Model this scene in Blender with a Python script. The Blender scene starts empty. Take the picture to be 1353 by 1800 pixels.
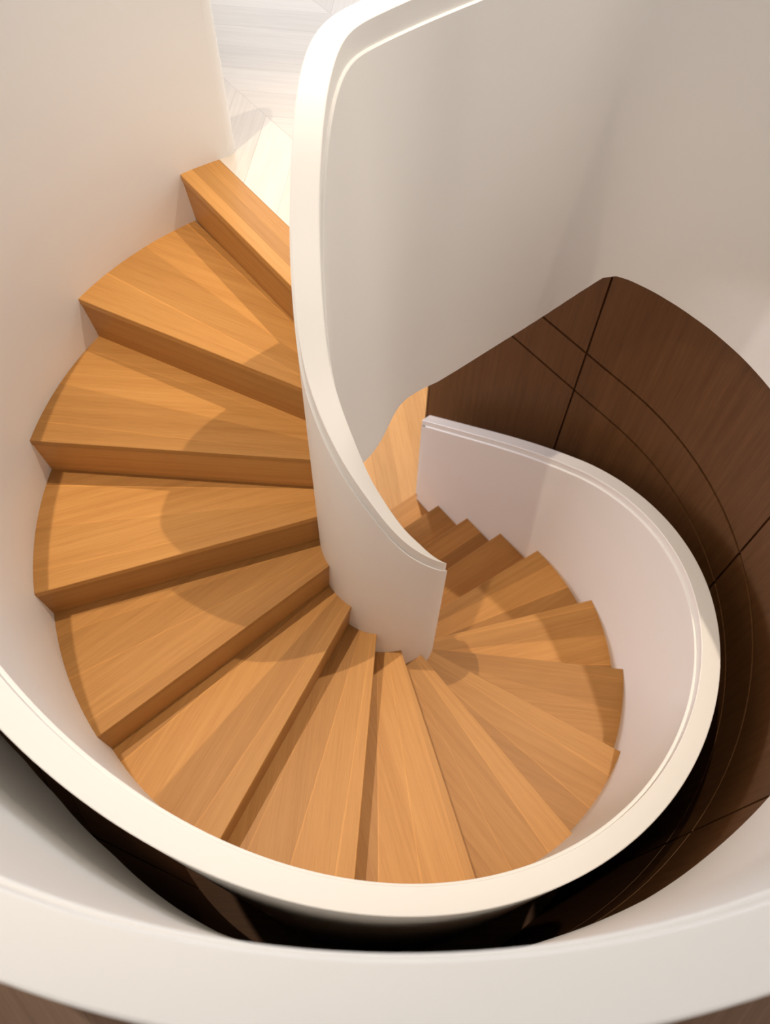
import bpy, math, random
from mathutils import Vector, Matrix

random.seed(4)
SC = bpy.context.scene
COL = SC.collection
PI = math.pi
R_ = math.radians

# ------------------------------------------------------------------ camera
cam = bpy.data.cameras.new('camera')
cam_o = bpy.data.objects.new('camera', cam)
COL.objects.link(cam_o)
rx = Vector((0.99973, 0.02002, 0.01171)); uy = Vector((-0.02319, 0.86304, 0.50461)); bz = Vector((0.0, -0.50474, 0.86327))
CAM = Vector((-0.0025, -1.2121, 1.5194))
m = Matrix((rx, uy, bz)).transposed().to_4x4()
m.translation = CAM
cam_o.matrix_world = m
cam.sensor_fit = 'VERTICAL'
cam.sensor_height = 36.0
cam.lens = 1399.46 / 1800 * 36
cam.clip_start = 0.05
cam.dof.use_dof = True
cam.dof.focus_distance = 2.1
cam.dof.aperture_fstop = 3.6
SC.camera = cam_o

# ------------------------------------------------------------------ look
SC.view_settings.view_transform = 'Standard'
SC.view_settings.look = 'None'
SC.view_settings.gamma = 1.0
SC.view_settings.use_curve_mapping = False
SC.view_settings.exposure = 0.04

# ------------------------------------------------------------------ light
world = bpy.data.worlds.new('daylight'); SC.world = world
world.use_nodes = True
bg = world.node_tree.nodes['Background']
bg.inputs[0].default_value = (0.78, 0.88, 1.0, 1)
bg.inputs[1].default_value = 1.0

def aim(o, target):
    d = Vector(target) - o.location
    o.rotation_euler = d.to_track_quat('-Z', 'Y').to_euler()

def area(name, loc, target, sx, sy, watts, col):
    l = bpy.data.lights.new(name, 'AREA'); l.shape = 'RECTANGLE'; l.size = sx; l.size_y = sy
    l.energy = watts; l.color = col
    o = bpy.data.objects.new(name, l); COL.objects.link(o); o.location = loc; aim(o, target)
    return o

def spot(name, loc, target, watts, col, angle=100, blend=0.6, rad=0.03):
    l = bpy.data.lights.new(name, 'SPOT'); l.energy = watts; l.color = col
    l.spot_size = R_(angle); l.spot_blend = blend; l.shadow_soft_size = rad
    o = bpy.data.objects.new(name, l); COL.objects.link(o); o.location = loc; aim(o, target)
    return o

WARM = (1.0, 0.85, 0.67)
COOL = (0.84, 0.92, 1.0)
area('window_daylight', (0.3, 4.7, 2.1), (0, 0.0, 0.3), 3.6, 2.8, 105, (0.93, 0.95, 1.0))
area('side_fill', (3.9, 0.6, 2.9), (-1.0, -0.8, 0.0), 3.6, 2.4, 68, (1.0, 0.94, 0.87))  # added fill for the left inside of the gallery wall; no window there
area('ceiling_bounce_fill', (0.0, 0.8, 5.4), (0.0, 0.8, 0), 5.0, 5.0, 26, (1.0, 0.88, 0.74))  # added overhead fill standing in for room bounce, not a fixture
area('front_fill', (-2.0, -3.3, 2.5), (0.7, 0.7, -0.2), 3.4, 2.6, 50, (1.0, 0.91, 0.80))  # added fill from the camera side for the well face; wall is solid
area('lower_daylight_fill', (-2.6, 3.4, -2.55), (0.8, 0.3, -1.6), 2.0, 0.55, 105, (0.95, 0.93, 1.0))  # added cool fill for the lower wall, set low to spare the treads
for px_, py_, w_ in ((1.76, 1.06, 770), (-1.15, -0.20, 720)):
    spot('downlight', (px_, py_, 5.42), (px_ * 0.08, py_ * 0.08 - 0.02, -1), w_, WARM, 32, 0.9, 0.026)
spot('downlight_lower', (-0.15, 2.9, -0.40), (-0.05, 2.35, -2.89), 230, (1.0, 0.80, 0.54), 62, 0.5, 0.05)

# ------------------------------------------------------------------ materials
def new_mat(name):
    mt = bpy.data.materials.new(name); mt.use_nodes = True
    nt = mt.node_tree
    return mt, nt, nt.nodes['Principled BSDF']

def nd(nt, typ, **kw):
    n = nt.nodes.new(typ)
    for k, v in kw.items(): setattr(n, k, v)
    return n

def ramp(nt, fac, stops):
    r = nd(nt, 'ShaderNodeValToRGB')
    e = r.color_ramp.elements
    while len(e) < len(stops): e.new(0.5)
    for i, (p, c) in enumerate(stops):
        e[i].position = p; e[i].color = (*c, 1)
    nt.links.new(fac, r.inputs[0])
    return r.outputs[0]

def math_n(nt, op, a, b=None, c=None):
    n = nd(nt, 'ShaderNodeMath', operation=op)
    for i, v in enumerate((a, b, c)):
        if v is None: continue
        if isinstance(v, (int, float)): n.inputs[i].default_value = v
        else: nt.links.new(v, n.inputs[i])
    return n.outputs[0]

def mix_mul(nt, a, b, fac=1.0):
    n = nd(nt, 'ShaderNodeMix', data_type='RGBA', blend_type='MULTIPLY')
    n.inputs[0].default_value = fac
    nt.links.new(a, n.inputs[6]); nt.links.new(b, n.inputs[7])
    return n.outputs[2]

def mat_white(name='white_lacquer', col=(0.85, 0.83, 0.80), rough=0.5):
    mt, nt, b = new_mat(name)
    tc = nd(nt, 'ShaderNodeTexCoord'); no = nd(nt, 'ShaderNodeTexNoise')
    no.inputs['Scale'].default_value = 1.3; no.inputs['Detail'].default_value = 2
    nt.links.new(tc.outputs['Object'], no.inputs['Vector'])
    c = ramp(nt, no.outputs['Fac'], [(0.3, tuple(x * 0.985 for x in col)), (0.7, col)])
    nt.links.new(c, b.inputs['Base Color'])
    b.inputs['Roughness'].default_value = rough
    return mt

def grain(nt, vec, su, sv, detail=4):
    mp = nd(nt, 'ShaderNodeMapping'); mp.inputs['Scale'].default_value = (su, sv, su)
    nt.links.new(vec, mp.inputs['Vector'])
    no = nd(nt, 'ShaderNodeTexNoise'); no.inputs['Scale'].default_value = 1.0
    no.inputs['Detail'].default_value = detail; no.inputs['Roughness'].default_value = 0.6
    nt.links.new(mp.outputs[0], no.inputs['Vector'])
    return no.outputs['Fac']

def mat_oak(name, dark, mid, light, boards=4.0, rough=0.42):
    """grain along U; V runs over the boards (one board per unit / boards)."""
    mt, nt, b = new_mat(name)
    uv = nd(nt, 'ShaderNodeUVMap', uv_map='grain')
    oi = nd(nt, 'ShaderNodeObjectInfo')
    off = nd(nt, 'ShaderNodeVectorMath', operation='MULTIPLY_ADD')
    comb = nd(nt, 'ShaderNodeCombineXYZ')
    for i in (0, 1): nt.links.new(math_n(nt, 'MULTIPLY', oi.outputs['Random'], 37.0 + 20 * i), comb.inputs[i])
    ad = nd(nt, 'ShaderNodeVectorMath', operation='ADD')
    nt.links.new(uv.outputs[0], ad.inputs[0]); nt.links.new(comb.outputs[0], ad.inputs[1])
    g1 = grain(nt, ad.outputs[0], 0.55, 48, 3)
    g2 = grain(nt, ad.outputs[0], 9, 420, 3)
    g3 = grain(nt, ad.outputs[0], 0.7, 9, 2)
    s = math_n(nt, 'ADD', math_n(nt, 'MULTIPLY', g1, 0.38), math_n(nt, 'ADD', math_n(nt, 'MULTIPLY', g2, 0.38), math_n(nt, 'MULTIPLY', g3, 0.24)))
    c = ramp(nt, s, [(0.32, dark), (0.5, mid), (0.68, light)])
    # one tone per glued board
    at = nd(nt, 'ShaderNodeUVMap', uv_map='board')
    sp = nd(nt, 'ShaderNodeSeparateXYZ'); nt.links.new(at.outputs[0], sp.inputs[0])
    vb = math_n(nt, 'ADD', math_n(nt, 'MULTIPLY', sp.outputs[1], boards), math_n(nt, 'MULTIPLY', oi.outputs['Random'], 0.8))
    idx = math_n(nt, 'FLOOR', vb)
    wn = nd(nt, 'ShaderNodeTexWhiteNoise', noise_dimensions='2D')
    cb = nd(nt, 'ShaderNodeCombineXYZ'); nt.links.new(idx, cb.inputs[0]); nt.links.new(oi.outputs['Random'], cb.inputs[1])
    nt.links.new(cb.outputs[0], wn.inputs['Vector'])
    tone = ramp(nt, wn.outputs['Value'], [(0.0, (0.80, 0.78, 0.75)), (1.0, (1.14, 1.14, 1.12))])
    c = mix_mul(nt, c, tone)
    # fine pale glue line
    fr = math_n(nt, 'FRACT', vb)
    edge = math_n(nt, 'GREATER_THAN', fr, 0.965)
    gl = ramp(nt, edge, [(0.0, (1, 1, 1)), (1.0, (1.16, 1.15, 1.12))])
    c = mix_mul(nt, c, gl)
    nt.links.new(c, b.inputs['Base Color'])
    b.inputs['Roughness'].default_value = rough
    b.inputs['Specular IOR Level'].default_value = 0.22
    bp = nd(nt, 'ShaderNodeBump'); bp.inputs['Strength'].default_value = 0.06; bp.inputs['Distance'].default_value = 0.002
    nt.links.new(g2, bp.inputs['Height']); nt.links.new(bp.outputs[0], b.inputs['Normal'])
    return mt

def mat_walnut(name, dark, light, rough=0.5):
    mt, nt, b = new_mat(name)
    uv = nd(nt, 'ShaderNodeUVMap', uv_map='grain')
    g1 = grain(nt, uv.outputs[0], 1.2, 40, 5); g2 = grain(nt, uv.outputs[0], 6, 240, 3)
    s = math_n(nt, 'ADD', math_n(nt, 'MULTIPLY', g1, 0.5), math_n(nt, 'MULTIPLY', g2, 0.5))
    c = ramp(nt, s, [(0.36, dark), (0.64, light)])
    nt.links.new(c, b.inputs['Base Color']); b.inputs['Roughness'].default_value = rough
    b.inputs['Specular IOR Level'].default_value = 0.18
    return mt

def mat_chevron(name, dark, light, rot=0.0, w=0.14, L=0.62, rough=0.35, offset=(0, 0)):
    """chevron parquet laid in object space"""
    mt, nt, b = new_mat(name)
    tc = nd(nt, 'ShaderNodeTexCoord')
    mp = nd(nt, 'ShaderNodeMapping'); mp.inputs['Rotation'].default_value = (0, 0, rot); mp.inputs['Location'].default_value = (offset[0], offset[1], 0)
    nt.links.new(tc.outputs['Object'], mp.inputs['Vector'])
    sp = nd(nt, 'ShaderNodeSeparateXYZ'); nt.links.new(mp.outputs[0], sp.inputs[0])
    x, y = sp.outputs[0], sp.outputs[1]
    col = math_n(nt, 'FLOOR', math_n(nt, 'DIVIDE', x, L))
    fx = math_n(nt, 'SUBTRACT', math_n(nt, 'DIVIDE', x, L), col)
    par = math_n(nt, 'MODULO', math_n(nt, 'ABSOLUTE', col), 2.0)
    sgn = math_n(nt, 'SUBTRACT', math_n(nt, 'MULTIPLY', par, 2.0), 1.0)
    sl = math_n(nt, 'MULTIPLY', math_n(nt, 'MULTIPLY', math_n(nt, 'SUBTRACT', fx, 0.5), L), math_n(nt, 'MULTIPLY', sgn, 1.0))
    v = math_n(nt, 'ADD', y, sl)
    row = math_n(nt, 'FLOOR', math_n(nt, 'DIVIDE', v, w))
    fv = math_n(nt, 'SUBTRACT', math_n(nt, 'DIVIDE', v, w), row)
    # along-board coordinate
    al = math_n(nt, 'SUBTRACT', x, math_n(nt, 'MULTIPLY', y, sgn))
    cb = nd(nt, 'ShaderNodeCombineXYZ'); nt.links.new(al, cb.inputs[0]); nt.links.new(v, cb.inputs[1])
    nt.links.new(math_n(nt, 'MULTIPLY', row, 3.7), cb.inputs[2])
    g1 = grain(nt, cb.outputs[0], 2.0, 45, 5); g2 = grain(nt, cb.outputs[0], 5, 180, 3)
    s = math_n(nt, 'ADD', math_n(nt, 'MULTIPLY', g1, 0.5), math_n(nt, 'MULTIPLY', g2, 0.5))
    c = ramp(nt, s, [(0.34, dark), (0.66, light)])
    wn = nd(nt, 'ShaderNodeTexWhiteNoise', noise_dimensions='2D')
    c2 = nd(nt, 'ShaderNodeCombineXYZ'); nt.links.new(col, c2.inputs[0]); nt.links.new(row, c2.inputs[1])
    nt.links.new(c2.outputs[0], wn.inputs['Vector'])
    c = mix_mul(nt, c, ramp(nt, wn.outputs['Value'], [(0, (0.90, 0.89, 0.87)), (1, (1.04, 1.04, 1.04))]))
    e1 = math_n(nt, 'LESS_THAN', fv, 0.018); e2 = math_n(nt, 'LESS_THAN', fx, 0.004)
    c = mix_mul(nt, c, ramp(nt, math_n(nt, 'MAXIMUM', e1, e2), [(0, (1, 1, 1)), (1, (0.80, 0.77, 0.74))]))
    nt.links.new(c, b.inputs['Base Color']); b.inputs['Roughness'].default_value = rough
    return mt

def mat_flat(name, col, rough=0.6):
    mt, nt, b = new_mat(name)
    tc = nd(nt, 'ShaderNodeTexCoord'); no = nd(nt, 'ShaderNodeTexNoise'); no.inputs['Scale'].default_value = 4
    nt.links.new(tc.outputs['Object'], no.inputs['Vector'])
    c = ramp(nt, no.outputs['Fac'], [(0.3, tuple(x * 0.95 for x in col)), (0.7, col)])
    nt.links.new(c, b.inputs['Base Color']); b.inputs['Roughness'].default_value = rough
    return mt

WHITE = mat_white()
PLASTER = mat_white('white_plaster', (0.84, 0.83, 0.82), 0.8)
OAK = mat_oak('honey_oak', (0.37, 0.168, 0.046), (0.475, 0.232, 0.068), (0.55, 0.285, 0.090), boards=3.0)
WALNUT = mat_walnut('dark_walnut', (0.098, 0.040, 0.012), (0.150, 0.066, 0.023))
BLACK = mat_flat('black_backing', (0.008, 0.005, 0.004), 0.9)
CHEVRON = mat_chevron('glare_pale_oak_chevron', (0.58, 0.50, 0.42), (0.68, 0.60, 0.52), rot=R_(-39), w=0.17, L=0.5, offset=(0.124, 0.0))  # oak colour paled to carry the window glare
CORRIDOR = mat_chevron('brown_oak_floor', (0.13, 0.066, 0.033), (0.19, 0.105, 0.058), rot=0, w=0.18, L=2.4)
LOWER = mat_chevron('lower_oak_floor', (0.50, 0.28, 0.11), (0.62, 0.37, 0.17), rot=R_(35), w=0.2, L=3.0, rough=0.6)

# ------------------------------------------------------------------ mesh helpers
def link_mesh(name, verts, faces, mat, parent=None, smooth=35, uvs=None):
    me = bpy.data.meshes.new(name)
    me.from_pydata([tuple(v) for v in verts], [], faces)
    me.materials.append(mat)
    if uvs:
        for key, fn in uvs.items():
            lay = me.uv_layers.new(name=key)
            for lp in me.loops: lay.data[lp.index].uv = fn[lp.vertex_index]
    me.validate(); me.update()
    if smooth:
        me.shade_smooth(); me.set_sharp_from_angle(angle=R_(smooth))
    o = bpy.data.objects.new(name, me); COL.objects.link(o)
    if parent: o.parent = parent
    return o

def recalc(o):
    import bmesh
    bm = bmesh.new(); bm.from_mesh(o.data); bmesh.ops.recalc_face_normals(bm, faces=bm.faces); bm.to_mesh(o.data); bm.free()
    if o.data.polygons and o.data.polygons[0].use_smooth: o.data.set_sharp_from_angle(angle=R_(18))
    return o

def sweep(name, sections, mat, parent=None, uvs=None):
    n = len(sections[0]); V = []; F = []
    for s in sections: V += s
    for i in range(len(sections) - 1):
        for j in range(n):
            a = i * n + j; b_ = i * n + (j + 1) % n
            F.append((a, b_, b_ + n, a + n))
    F.append(tuple(range(n - 1, -1, -1))); k = (len(sections) - 1) * n
    F.append(tuple(k + j for j in range(n)))
    return recalc(link_mesh(name, V, F, mat, parent, 35, uvs))

def empty(name, loc, label, cat, group=None):
    o = bpy.data.objects.new(name, None); COL.objects.link(o); o.location = loc; o.empty_display_size = 0.1
    o['label'] = label; o['category'] = cat
    if group: o['group'] = group
    return o

def struct(o): o['kind'] = 'structure'; return o

def box_vf(x0, x1, y0, y1, z0, z1):
    V = [(x, y, z) for z in (z0, z1) for y in (y0, y1) for x in (x0, x1)]
    F = [(0, 2, 3, 1), (4, 5, 7, 6), (0, 1, 5, 4), (2, 6, 7, 3), (0, 4, 6, 2), (1, 3, 7, 5)]
    return V, F

def box(name, x0, x1, y0, y1, z0, z1, mat, parent=None):
    V, F = box_vf(x0, x1, y0, y1, z0, z1)
    return link_mesh(name, V, F, mat, parent, 0)

def spl(kx, ky, x):
    """natural cubic spline through the knots"""
    n = len(kx); h_ = [kx[i + 1] - kx[i] for i in range(n - 1)]
    key = (tuple(kx), tuple(ky))
    if key not in _S:
        a = [0] * n; b = [1] * n; c = [0] * n; d = [0] * n
        for i in range(1, n - 1):
            a[i] = h_[i - 1]; b[i] = 2 * (h_[i - 1] + h_[i]); c[i] = h_[i]
            d[i] = 6 * ((ky[i + 1] - ky[i]) / h_[i] - (ky[i] - ky[i - 1]) / h_[i - 1])
        for i in range(1, n):
            w = a[i] / b[i - 1]; b[i] -= w * c[i - 1]; d[i] -= w * d[i - 1]
        m_ = [0] * n; m_[-1] = d[-1] / b[-1]
        for i in range(n - 2, -1, -1): m_[i] = (d[i] - c[i] * m_[i + 1]) / b[i]
        _S[key] = m_
    m_ = _S[key]
    i = 0
    while i < n - 2 and x > kx[i + 1]: i += 1
    d_ = h_[i]; A = (kx[i + 1] - x) / d_; C_ = (x - kx[i]) / d_
    return A * ky[i] + C_ * ky[i + 1] + ((A ** 3 - A) * m_[i] + (C_ ** 3 - C_) * m_[i + 1]) * d_ * d_ / 6
_S = {}

def lin(kx, ky, x):
    if x <= kx[0]: return ky[0]
    for i in range(len(kx) - 1):
        if x <= kx[i + 1]:
            t = (x - kx[i]) / (kx[i + 1] - kx[i]); return ky[i] * (1 - t) + ky[i + 1] * t
    return ky[-1]

# ------------------------------------------------------------------ stair geometry
H = 0.17                      # riser height
E0 = R_(39.5)                 # where the circular run turns into the straight run
NV = Vector((math.cos(E0), math.sin(E0))); TV = Vector((-math.sin(E0), math.cos(E0)))
S_STR = 399.5
def plan(s, R):
    a = min(R_(s), 2 * PI + E0); p = Vector((R * math.cos(a), R * math.sin(a)))
    ex = R_(s) - a
    if ex > 0: p += TV * (ex * 1.018)
    return p
S_END = S_STR + math.degrees(0.968 / 1.018)

# nose lines: outer station s and direction of each nosing (outer end, inner end)
NOSE = [((-0.617, 0.795), 129.1), ((-0.906, 0.467), 155.2), ((-1.011, 0.082), 177.0), ((-0.967, -0.315), 199.3),
        ((-0.774, -0.660), 221.7), ((-0.447, -0.908), 244.7), ((-0.067, -0.981), 266.6), ((0.309, -0.950), 287.9),
        ((0.662, -0.780), 309.3), ((0.906, -0.453), 331.7), ((1.012, -0.069), 355.0), ((0.965, 0.322), 376.0),
        ((0.780, 0.671), 393.9), ((0.623, 0.858), 397.7), ((0.470, 1.047), 397.7), ((0.323, 1.229), 398.3), ((0.178, 1.401), 398.3)]
R_OUT, R_INN = 1.045, 0.175
def hit_outer(P, d, Ro=R_OUT):
    """extend from P along d to the outer wall curve"""
    t = -0.3
    while t < 0.5:
        q = P + d * t
        if outside(q, Ro): break
        t += 0.001
    return q
def outside(q, Ro):
    tc = q.dot(TV)
    if tc > 0 and q.dot(NV) > 0: return q.dot(NV) > Ro or False
    return q.length > Ro
def hit_inner(P, d, n):
    t = 0.0; q = P
    while t < 1.3:
        q = P - d * t
        if n >= 12:
            if q.dot(NV) < R_INN: break
        elif q.length < R_INN + (0.06 if n == 0 else 0.015 if n == 1 else 0): break
        elif q.dot(d) < 0.10: break
        t += 0.001
    return q
def is_str(n): return n >= 12
nose = []
for n, (o_, a_) in enumerate(NOSE):
    d = Vector((math.cos(R_(a_)), math.sin(R_(a_))))
    P = Vector(o_)
    if n >= 12:
        t = (R_OUT - P.dot(NV)) / d.dot(NV); O = P + d * t
    else:
        O = hit_outer(P, d) if n < 12 else P
    nose.append((hit_inner(P, d, n), O, d))
# the floor line after the last riser
nose.append((nose[16][0] + TV * 0.24, nose[16][1] + TV * 0.24, nose[16][2]))

def back_dir(d):             # towards the upper tread, at right angles to the nosing
    return Vector((d.y, -d.x))
# s station of the nose at the outer wall
def s_of(P, n):
    tc = P.dot(TV)
    if n >= 12 and tc > 0: return S_STR + math.degrees(tc / 1.018)
    a = math.degrees(math.atan2(P.y, P.x)) % 360
    base = 132 + 22.4 * n
    while a < base - 180: a += 360
    while a > base + 180: a -= 360
    return a
def outer_pt(s, R): return plan(s, R)
s_nose = [s_of(nose[n][1], n) for n in range(18)]
def z_nose(s):
    return lin(s_nose, [-H * n for n in range(18)], s) if s >= s_nose[0] else 0.0

stair = empty('spiral_staircase', (0, 0, -17 * H), 'honey oak spiral staircase with closed risers winding down between white walls', 'staircase')
stair.location = (0, 0, 0)

UND = 0.016
NB = 10
def tread(n):
    zi = -H * n; th = 0.022
    I1, O1, d1 = nose[n]
    if n == 0:
        # landing nosing board with parallel edges
        bk = back_dir(d1)
        I0, O0, d0 = I1 + bk * 0.128, O1 + bk * 0.128 - d1 * 0.02, d1
        I0 = I0 + d1 * 0.10
    else:
        I0, O0, d0 = nose[n - 1]
        bk = back_dir(d0)
        I0 = I0 + bk * (UND + 0.012); O0 = O0 + bk * (UND + 0.012)
    s0, s1 = s_of(O0, max(n - 1, 0)), s_of(O1, n)
    if n and n < 12: i0 = math.degrees(math.atan2(I0.y, I0.x)) % 360; i1 = math.degrees(math.atan2(I1.y, I1.x)) % 360
    grid = []; V = []; F = []; ug = []; ub = []
    nr = 8
    org = I1.copy()
    for a in range(NB + 1):
        f = a / NB
        Oa = plan(s0 + (s1 - s0) * f, R_OUT) if n else O0.lerp(O1, f)
        if n and n < 12:
            dd = ((i1 - i0 + 180) % 360) - 180
            ia = R_(i0 + dd * f); rr = I0.length * (1 - f) + I1.length * f
            Ia = Vector((math.cos(ia), math.sin(ia))) * rr
        else: Ia = I0.lerp(I1, f)
        for b in range(nr + 1):
            g = b / nr; P = Ia.lerp(Oa, g)
            V.append((P.x, P.y, zi))
            q = P - org
            # grain frame: mostly parallel to the nosing
            ug.append((q.dot(d1), q.dot(back_dir(d1)) ))
            ub.append((g, 1 - f * 0.999))
    N1 = len(V)
    for i in range(N1):
        V.append((V[i][0], V[i][1], zi - th)); ug.append((ug[i][0], ug[i][1] + 0.02)); ub.append(ub[i])
    w = nr + 1
    for a in range(NB):
        for b in range(nr):
            i = a * w + b
            F.append((i, i + 1, i + 1 + w, i + w)); F.append((N1 + i, N1 + i + w, N1 + i + 1 + w, N1 + i + 1))
    for b in range(nr):
        i = NB * w + b; F.append((i, i + 1, N1 + i + 1, N1 + i)); F.append((b + 1, b, N1 + b, N1 + b + 1))
    for a in range(NB):
        i = a * w; F.append((i, i + w, N1 + i + w, N1 + i)); j = i + nr; F.append((j + w, j, N1 + j, N1 + j + w))
    o = recalc(link_mesh('tread', V, F, OAK, stair, 35, {'grain': ug, 'board': ub}))
    bv = o.modifiers.new('bevel', 'BEVEL'); bv.width = 0.0015; bv.segments = 1; bv.limit_method = 'ANGLE'; bv.angle_limit = R_(50)
    return o

def riser(n):
    I1, O1, d1 = nose[n]; bk = back_dir(d1)
    zt = -H * n - 0.0215; zb = -H * (n + 1) - 0.004
    V = []; ug = []; ub = []
    L = (O1 - I1).length
    for k, (P, u) in enumerate(((I1, 0), (O1, L))):
        for off, z, v in ((0.0025, zt, 0.16), (UND, zb, 0), (UND + 0.018, zb, 0.02), (0.0205, zt, 0.14)):
            q = P + bk * off; V.append((q.x, q.y, z)); ug.append((u, v)); ub.append((u, 0.15))
    F = [(0, 1, 2, 3), (7, 6, 5, 4), (0, 4, 5, 1), (1, 5, 6, 2), (2, 6, 7, 3), (3, 7, 4, 0)]
    return recalc(link_mesh('riser', V, F, OAK, stair, 0, {'grain': ug, 'board': ub}))

for n in range(17):
    tread(n); riser(n)

# plastered soffit under the flight
secs = []
s = 128.0
while s < S_END + 12:
    z = z_nose(s) - H - 0.10
    a = plan(s, 1.05); b = plan(s, 0.17)
    secs.append([(b.x, b.y, z), (a.x, a.y, z), (a.x, a.y, max(z - 0.14, -17 * H + 0.002) if z - 0.14 > -17 * H else -17 * H - 0.02), (b.x, b.y, max(z - 0.14, -17 * H - 0.02))])
    s += 4.0
secs = [q for q in secs if q[0][2] > -17 * H + 0.0]
sweep('soffit', secs, PLASTER, stair)

# ------------------------------------------------------------------ outer balustrade
KN = [119, 145, 165, 185, 205, 235, 265, 295, 325, 355, 385, 410, 435, S_END + 0.01]
KZ = [0.73, 0.73, 0.66, 0.52, 0.332, 0.053, -0.217, -0.457, -0.676, -0.869, -1.124, -1.380, -1.705, -1.965]
KR = ([119, 160, 205, 275, 345, 460], [1.030, 1.022, 1.014, 1.050, 1.026, 1.044])
TH = 0.0575
CAP = 0.040
CAPI = 0.052
def outer_sta(s):
    return spl(KR[0], KR[1], s), spl(KN, KZ, s)
ob = empty('outer_balustrade', (0, 0, 0), 'solid white outer balustrade curling down around the oak treads, ending beside the dark wood wall', 'balustrade')
def cap_sec(fA, fB, z, nA=0.0022, ch=None):
    ch = ch or CAP
    """fA, fB: xy of the two edges"""
    A, B = Vector(fA), Vector(fB); d = (B - A).normalized()
    P = [(A, z - ch), (A, z - nA), (A + d * nA, z), (B - d * nA, z), (B, z - nA), (B, z - ch)]
    return [(p.x, p.y, zz) for p, zz in P]
caps = []; pans = []
N = 260; EG = 1.3             # EG: station width of the end post
for i in range(N + 1):
    s = 119 + (S_END - 119) * i / N
    R, z = outer_sta(s)
    caps.append(cap_sec(plan(s, R), plan(s, R + TH), z))
for i in range(N + 1):
    s = 119 + (S_END - 2.0 - 119) * i / N
    R, z = outer_sta(s)
    zb = max(z_nose(s) - (0.36 + 1.1 * min(2.5, max(0, (s - 200) / 11))), -17 * H - 0.0)
    zt = z - CAP
    # face passes R = 1.018 at the tread
    A0 = R - 0.008; k = (A0 - 1.018) / (zt - z_nose(s)); Rb = A0 - k * (zt - zb)
    Bo = R + TH
    pts = [(A0 + 0.002, zt), (A0, zt - 0.002), (Rb, zb), (Bo, zb), (Bo, zt)]
    pans.append([(*plan(s, r), zz) for r, zz in pts])
sweep('handrail_cap', caps, WHITE, ob)
sweep('panel', pans, WHITE, ob)
# end post returning down to the floor
R, z = outer_sta(S_END)
pe = []
for s_ in (S_END - 1.6, S_END):
    a = plan(s_, R - 0.001); b = plan(s_, R + TH)
    pe.append([(a.x, a.y, z - CAP), (a.x, a.y, -17 * H), (b.x, b.y, -17 * H), (b.x, b.y, z - CAP)])
sweep('end_trim', pe, WHITE, ob)
# rounded upper end at the landing
V = []; F = []
R, z = outer_sta(119)
c0 = plan(119, R - 0.010 + (TH + 0.010) / 2); rr = (TH + 0.010) / 2
rad = Vector((math.cos(R_(119)), math.sin(R_(119)))); tg = Vector((rad.y, -rad.x))
secs = []
for zz in (-0.36, z - CAP): 
    secs.append([(*(c0 - rad * rr * math.cos(t) + tg * rr * 1.0 * math.sin(t)), zz) for t in [PI * k / 16 for k in range(17)]])
sweep('rounded_end', secs, WHITE, ob)
secs = []
c0 = plan(119, R + TH / 2); rr = TH / 2
for zz in (z - CAP, z): 
    secs.append([(*(c0 - rad * rr * math.cos(t) + tg * rr * math.sin(t)), zz) for t in [PI * k / 16 for k in range(17)]])
sweep('rounded_cap_end', secs, WHITE, ob)

# ------------------------------------------------------------------ inner balustrade and gallery parapet
KC = [(0.166, 0.065, -1.021), (0.174, -0.035, -0.813), (0.142, -0.118, -0.605), (0.061, -0.168, -0.403), (-0.021, -0.177, -0.2),
      (-0.09, -0.159, -0.007), (-0.147, -0.1, 0.171), (-0.167, -0.032, 0.337), (-0.169, 0.035, 0.482), (-0.161, 0.093, 0.601),
      (-0.146, 0.16, 0.685), (-0.118, 0.248, 0.719), (-0.073, 0.336, 0.72), (0.057, 0.394, 0.72)]
_B0 = Vector((0.062, 0.388)); _D = (Vector((0.772, 0.945)) - _B0).normalized(); _O = Vector((-_D.y, _D.x)) * 0.036
KC[12] = (-0.059, 0.330, 0.72)
KC[13] = (_B0.x + _O.x, _B0.y + _O.y, 0.72)
KC.append((_B0.x + _O.x + _D.x * 0.12, _B0.y + _O.y + _D.y * 0.12, 0.72))
ku = [float(i) for i in range(len(KC))]
T2 = 0.056
def inner_c(u): return Vector([spl(ku, [k[j] for k in KC], u) for j in range(3)])
stations = []                 # (top centre, base A xy, base B xy, zA, zB)
# lower continuation around the well and along the straight run
low = []
for i in range(22):
    s = 445 - (445 - 381.4) * i / 21
    c = plan(s, 0.178); z = z_nose(s) + 0.745
    low.append((Vector((c.x, c.y, z)), plan(s, 0.207), plan(s, 0.147), z_nose(s) - 0.36))
for i in range(131):
    u = 14.0 * i / 130
    c = inner_c(u)
    low.append((c, None, None, None))
tops = [l[0] for l in low]
nlow = len(tops)
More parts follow.
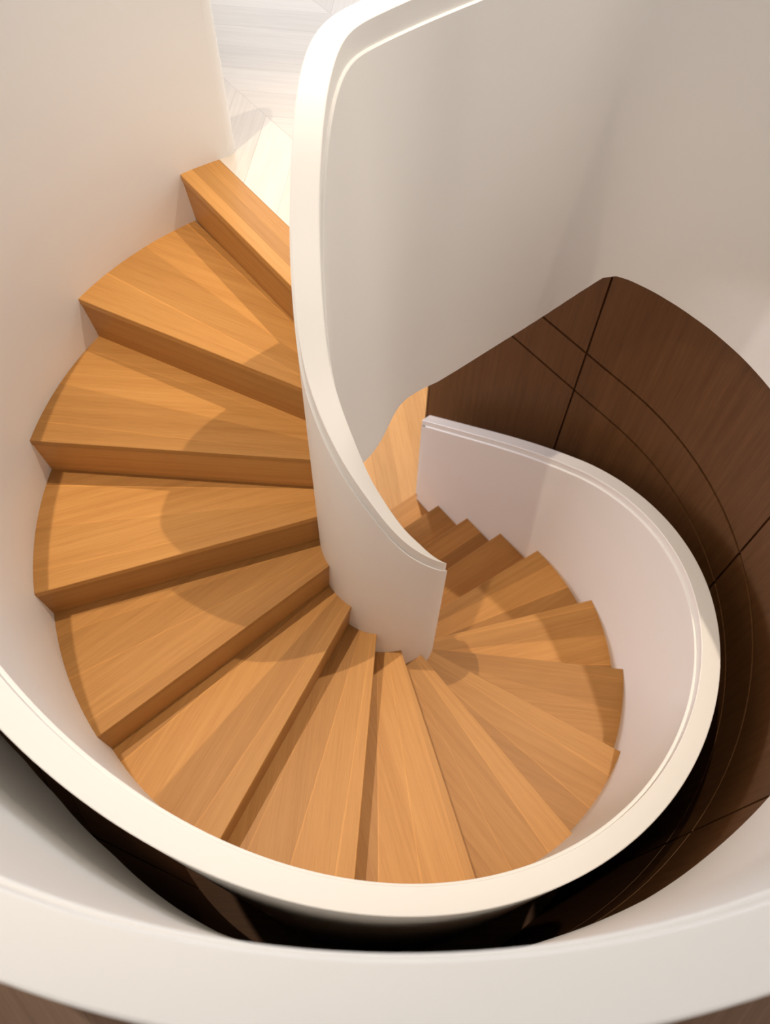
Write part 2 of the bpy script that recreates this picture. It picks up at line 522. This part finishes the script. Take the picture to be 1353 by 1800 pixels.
# line towards the corner, the rounded corner, the ring
cornerB = Vector((0.772, 0.945))
B0 = Vector((0.062, 0.388)); LB = (cornerB - B0).length; D = (cornerB - B0) / LB
OFF = Vector((-D.y, D.x)) * 0.036
bA = B0 + D * 0.50; bC = cornerB; bB = Vector((math.cos(R_(24)), math.sin(R_(24)))) * 1.2
P0 = B0 + OFF
ZE = [-.498, -.501, -.5, -.496, -.492, -.490, -.484, -.470, -.448, -.418, -.382, -.340, -.327, -.332, -.340, -.346, -.352, -.356, -.360, -.362, -.366, -.370]
cbase = []
for i in range(1, 21): 
    l_ = 0.12 + 0.38 * i / 20
    cbase.append((B0 + D * l_, lin(list(range(22)), ZE, 5 * l_ / 0.5), D))
for i in range(1, 65):
    t = i / 64
    q = bA * (1 - t) ** 2 + bC * 2 * t * (1 - t) + bB * t * t
    d_ = ((bC - bA) * (1 - t) + (bB - bC) * t).normalized()
    cbase.append((q, lin(list(range(22)), ZE, 5 + 16 * t), d_))
for q, z_, d_ in cbase:
    c = q + Vector((-d_.y, d_.x)) * 0.036; tops.append(Vector((c.x, c.y, 0.72)))
RG = 1.2315
ring_th = []
for i in range(1, 181):
    a = 24 - (24 + 208) * i / 180
    ring_th.append(a); tops.append(Vector((RG * math.cos(R_(a)), RG * math.sin(R_(a)), 0.72)))
# normals (left of travel = tread / floor side)
nrm = []
for i in range(len(tops)):
    a = tops[max(i - 1, 0)]; b = tops[min(i + 1, len(tops) - 1)]
    t = Vector((b.x - a.x, b.y - a.y)).normalized(); nrm.append(Vector((-t.y, t.x)))
# bases
RB = [(50.5, 1.22, -.465), (42.5, 1.206, -.42), (31, 1.21, -.39), (17.5, 1.212, -.35), (0, 1.215, -.33), (-20, 1.215, -.32), (-44.5, 1.213, -.325),
      (-53, 1.21, -.385), (-61, 1.205, -.40), (-66, 1.2, -.46), (-71, 1.195, -.52), (-90, 1.187, -.52), (-107.5, 1.186, -.5), (-113.5, 1.175, -.5),
      (-122.4, 1.156, -.5), (-132.6, 1.153, -.5), (-139.2, 1.166, -.5), (-143.7, 1.187, -.5), (-155, 1.205, -.5), (-180, 1.21, -.5), (-209, 1.21, -.5)]
rx_ = [-r[0] for r in RB]
def ring_base(a): return lin(rx_, [r[1] for r in RB], -a), lin(rx_, [r[2] for r in RB], -a)
def circ(r, k): a_ = math.atan2(KC[k][1], KC[k][0]); return (r * math.cos(a_), r * math.sin(a_))
KBs = [circ(0.147, k) for k in range(9)] + [(-0.128, 0.066), (-0.100, 0.108), (-0.064, 0.150), (0.000, 0.276), (0.062, 0.388), (B0.x + D.x * 0.12, B0.y + D.y * 0.12)]
KAs = [circ(0.208, k) for k in range(9)] + [(-0.198, 0.110), (-0.186, 0.180), (-0.152, 0.268), (-0.080, 0.350), (P0.x + OFF.x * 0.9, P0.y + OFF.y * 0.9), (P0.x + OFF.x * 0.9 + D.x * 0.12, P0.y + OFF.y * 0.9 + D.y * 0.12)]
KBs[11] = (-0.048, 0.173); KBs[12] = (-0.001, 0.273); KBs[13] = (0.050, 0.381)
base = []
for i, c in enumerate(tops):
    cxy = Vector((c.x, c.y)); n_ = nrm[i]
    if i < 22:
        base.append((low[i][1], low[i][2], max(low[i][3], -17 * H), max(low[i][3], -17 * H)))
    elif i < nlow:
        u = 14.0 * (i - 22) / 130
        dg = math.degrees(math.atan2(c.y, c.x)) % 360
        sdeg = dg + 360 if (u < 2 and dg < 90) else dg
        A = Vector([spl(ku, [k[j] for k in KAs], u) for j in (0, 1)]); B = Vector([spl(ku, [k[j] for k in KBs], u) for j in (0, 1)])
        zb = z_nose(sdeg) - 0.36 if u < 9.5 else -0.36
        w = min(1, max(0, (u - 5.0) / 1.5)); zb = zb * (1 - w) + min(zb, -0.5) * w
        base.append((A, B, zb, zb))
    elif i < nlow + 84:
        q, z_, d_ = cbase[i - nlow]
        base.append((cxy + n_ * 0.032, q, -0.30, z_))
    else:
        a = ring_th[i - nlow - 84]
        Rr, zb = ring_base(a)
        if a > 0: Rr = 1.200 + 0.015 * (24 - a) / 24; zb = -0.370 + 0.04 * (24 - a) / 24
        base.append((Vector((math.cos(R_(a)), math.sin(R_(a)))) * 1.268, Vector((math.cos(R_(a)), math.sin(R_(a)))) * Rr, -0.3, zb))
def tw(i): return T2 + 0.010 * min(1, max(0, (i - nlow - 60) / 60))
def cap_range(i0, i1, parent, t=T2):
    return sweep('handrail_cap', [cap_sec(Vector((tops[i].x, tops[i].y)) + nrm[i] * tw(i) / 2, Vector((tops[i].x, tops[i].y)) - nrm[i] * tw(i) / 2, tops[i].z, 0.0022, CAPI) for i in range(i0, i1)], WHITE, parent)
def panel_range(i0, i1, parent, t=T2, le=0.006):
    S = []
    for i in range(i0, i1):
        c = Vector((tops[i].x, tops[i].y)); z = tops[i].z - CAPI; A, B, zA, zB = base[i]
        t = tw(i)
        a = c + nrm[i] * (t / 2 + le); b = c - nrm[i] * (t / 2 + le)
        a2 = c + nrm[i] * (t / 2 + le - .002); b2 = c - nrm[i] * (t / 2 + le - .002)
        S.append([(*a2, z), (*a, z - .002), (*A, zA), (*B, zB), (*b, z - .002), (*b2, z)])
    return sweep('panel', S, WHITE, parent)
ib = empty('inner_balustrade', (0, 0, 0), 'solid white inner balustrade twisting down tightly around the narrow centre of the stair', 'balustrade')
SPL = 22 + 60
cap_range(0, SPL + 1, ib); panel_range(0, SPL + 1, ib)
gb = empty('gallery_balustrade', (0, 0, 0), 'solid white gallery balustrade ringing the stair opening, its wide rail nearest the camera', 'balustrade')
cap_range(SPL, len(tops), gb, T2); panel_range(SPL, len(tops), gb, T2)

# ------------------------------------------------------------------ curved walnut wall
RW = 1.225
wall = empty('curved_wood_wall', (0, 0, 0), 'dark walnut panelled curved wall behind the stair with thin black joints', 'wall cladding')
def wplan(a, R):
    """a in degrees on the circle up to 39.5, beyond that metres*1 along the straight run"""
    if a <= 39.5: return Vector((R * math.cos(R_(a)), R * math.sin(R_(a))))
    return NV * R + TV * (a - 39.5)
ZL = [(-17 * H, -1.145), (-1.133, -0.915), (-0.903, -0.25)]
seams = [-205, -182, -136, -89.5, -42.8, 3.6, 39.5 + 0.243, 39.5 + 1.125]
def arc_list(a0, a1):
    L = [a0]; a = a0
    while a < a1 - 1e-6:
        if a < 39.5: a = min(a + 2.5, a1, 39.5) if a + 2.5 < a1 or a1 > 39.5 else min(a + 2.5, a1)
        else: a = a1
        L.append(a)
    return L
def wpanel(a0, a1, z0, z1):
    S = []; ug = []; V = []; F = []
    al = arc_list(a0, a1)
    for a in al:
        p = wplan(a, RW); q = wplan(a, RW + 0.018)
        u = R_(a) * RW if a <= 39.5 else R_(39.5) * RW + (a - 39.5)
        for (r, z) in ((p, z0), (q, z0), (q, z1), (p, z1)):
            V.append((r.x, r.y, z)); ug.append((z, u))
    S = [V[i * 4:i * 4 + 4] for i in range(len(al))]
    return sweep('wood_panel', S, WALNUT, wall, {'grain': ug})
for k in range(len(seams) - 1):
    g0 = 0.21 if seams[k] < 39.5 else 0.0045; g1 = 0.21 if seams[k + 1] < 39.5 else 0.0045
    for z0, z1 in ZL: wpanel(seams[k] + g0, seams[k + 1] - g1, z0, z1)
S = []
for a in arc_list(-205, 39.5 + 1.125):
    p = wplan(a, RW + 0.0185); q = wplan(a, RW + 0.12)
    S.append([(p.x, p.y, -17 * H), (q.x, q.y, -17 * H), (q.x, q.y, -0.27), (p.x, p.y, -0.27)])
sweep('backing', S, BLACK, wall)
S = []
for a in arc_list(-205, 20):
    p = wplan(a, 1.06); q = wplan(a, RW + 0.01)
    S.append([(p.x, p.y, -17 * H + 0.001), (q.x, q.y, -17 * H + 0.001), (q.x, q.y, -17 * H + 0.02), (p.x, p.y, -17 * H + 0.02)])
sweep('shade_infill', S, WALNUT, wall, {'grain': [(v[0], v[1]) for s_ in S for v in s_]})  # dark strip added to stand in for shade in the gap beside the stair
p = wplan(39.5 + 1.125, RW - 0.0); q = wplan(39.5 + 1.125, RW + 0.12)
S = []
for e in (0.0, 0.012):
    S.append([(*(p + TV * e), -17 * H), (*(q + TV * e), -17 * H), (*(q + TV * e), -0.27), (*(p + TV * e), -0.27)])
sweep('end_panel', S, WALNUT, wall, {'grain': [(v[2], v[0] * 3) for s_ in S for v in s_]})

# ------------------------------------------------------------------ floors, walls, ceiling
X0, X1, Y0, Y1 = -4.0, 4.0, -3.4, 4.8
bnd = []
def rad_pt(a, R): return Vector((R * math.cos(R_(a)), R * math.sin(R_(a))))
a = -208
while a <= 22: bnd.append(rad_pt(a, 1.235)); a += 4
for q, z_, d_ in cbase[::-1][::4]: bnd.append(q + Vector((-d_.y, d_.x)) * 0.034)
bnd += [P0 + Vector((-0.002, 0.004)), Vector((-0.079, 0.332))]
n0 = nose[0]; bk = back_dir(n0[2])
qa = Vector((-0.617, 0.795)) + bk * 0.1272
bnd += [qa, rad_pt(119.9, 1.06)]
a = 124
while a < 152: bnd.append(rad_pt(a, 1.07)); a += 4
def ray_out(p):
    t = 1e9
    d = p.normalized()
    for lim, c in ((X0, d.x), (X1, d.x)):
        if c * lim > 1e-9: t = min(t, lim / c)
    for lim, c in ((Y0, d.y), (Y1, d.y)):
        if c * lim > 1e-9: t = min(t, lim / c)
    return d * t
nb = len(bnd)
def slab(name, idx, mat, ztop, zbot):
    V = []; F = []
    for j in idx:
        p = bnd[j % nb]; q = ray_out(p)
        V += [(p.x, p.y, ztop), (q.x, q.y, ztop), (p.x, p.y, zbot), (q.x, q.y, zbot)]
    for k in range(len(idx) - 1):
        a = 4 * k; b = a + 4
        F += [(a, a + 1, b + 1, b), (a + 2, b + 2, b + 3, a + 3), (a, b, b + 2, a + 2), (a + 1, a + 3, b + 3, b + 1)]
    return struct(recalc(link_mesh(name, V, F, mat, None, 0)))
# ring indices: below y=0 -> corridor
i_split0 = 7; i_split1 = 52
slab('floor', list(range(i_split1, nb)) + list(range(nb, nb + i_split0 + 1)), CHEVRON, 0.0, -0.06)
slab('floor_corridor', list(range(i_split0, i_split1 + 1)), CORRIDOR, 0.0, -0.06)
slab('ceiling_lower', list(range(0, nb + 1)), PLASTER, -0.062, -0.30)
struct(box('floor_lower', X0, X1, Y0, Y1, -17 * H - 0.1, -17 * H, LOWER))
struct(box('ceiling', X0, X1, Y0, Y1, 5.5, 5.6, PLASTER))
struct(box('wall_left', X0 - 0.1, X0, Y0, Y1, -17 * H, 5.5, PLASTER))
struct(box('wall_right', X1, X1 + 0.1, Y0, Y1, -17 * H, 5.5, PLASTER))
struct(box('wall_front', X0, X1, Y0 - 0.1, Y0, -17 * H, 5.5, PLASTER))
# back wall with the window opening
V = []; F = []
for bx in ((X0, -1.6, -17 * H, 5.5), (2.2, X1, -17 * H, 5.5), (-1.6, 2.2, -17 * H, 0.4), (-1.6, 2.2, 4.2, 5.5)):
    v, f = box_vf(bx[0], bx[1], Y1, Y1 + 0.1, bx[2], bx[3]); k = len(V); V += v; F += [tuple(i + k for i in q) for q in f]
struct(link_mesh('wall_back', V, F, PLASTER, None, 0))
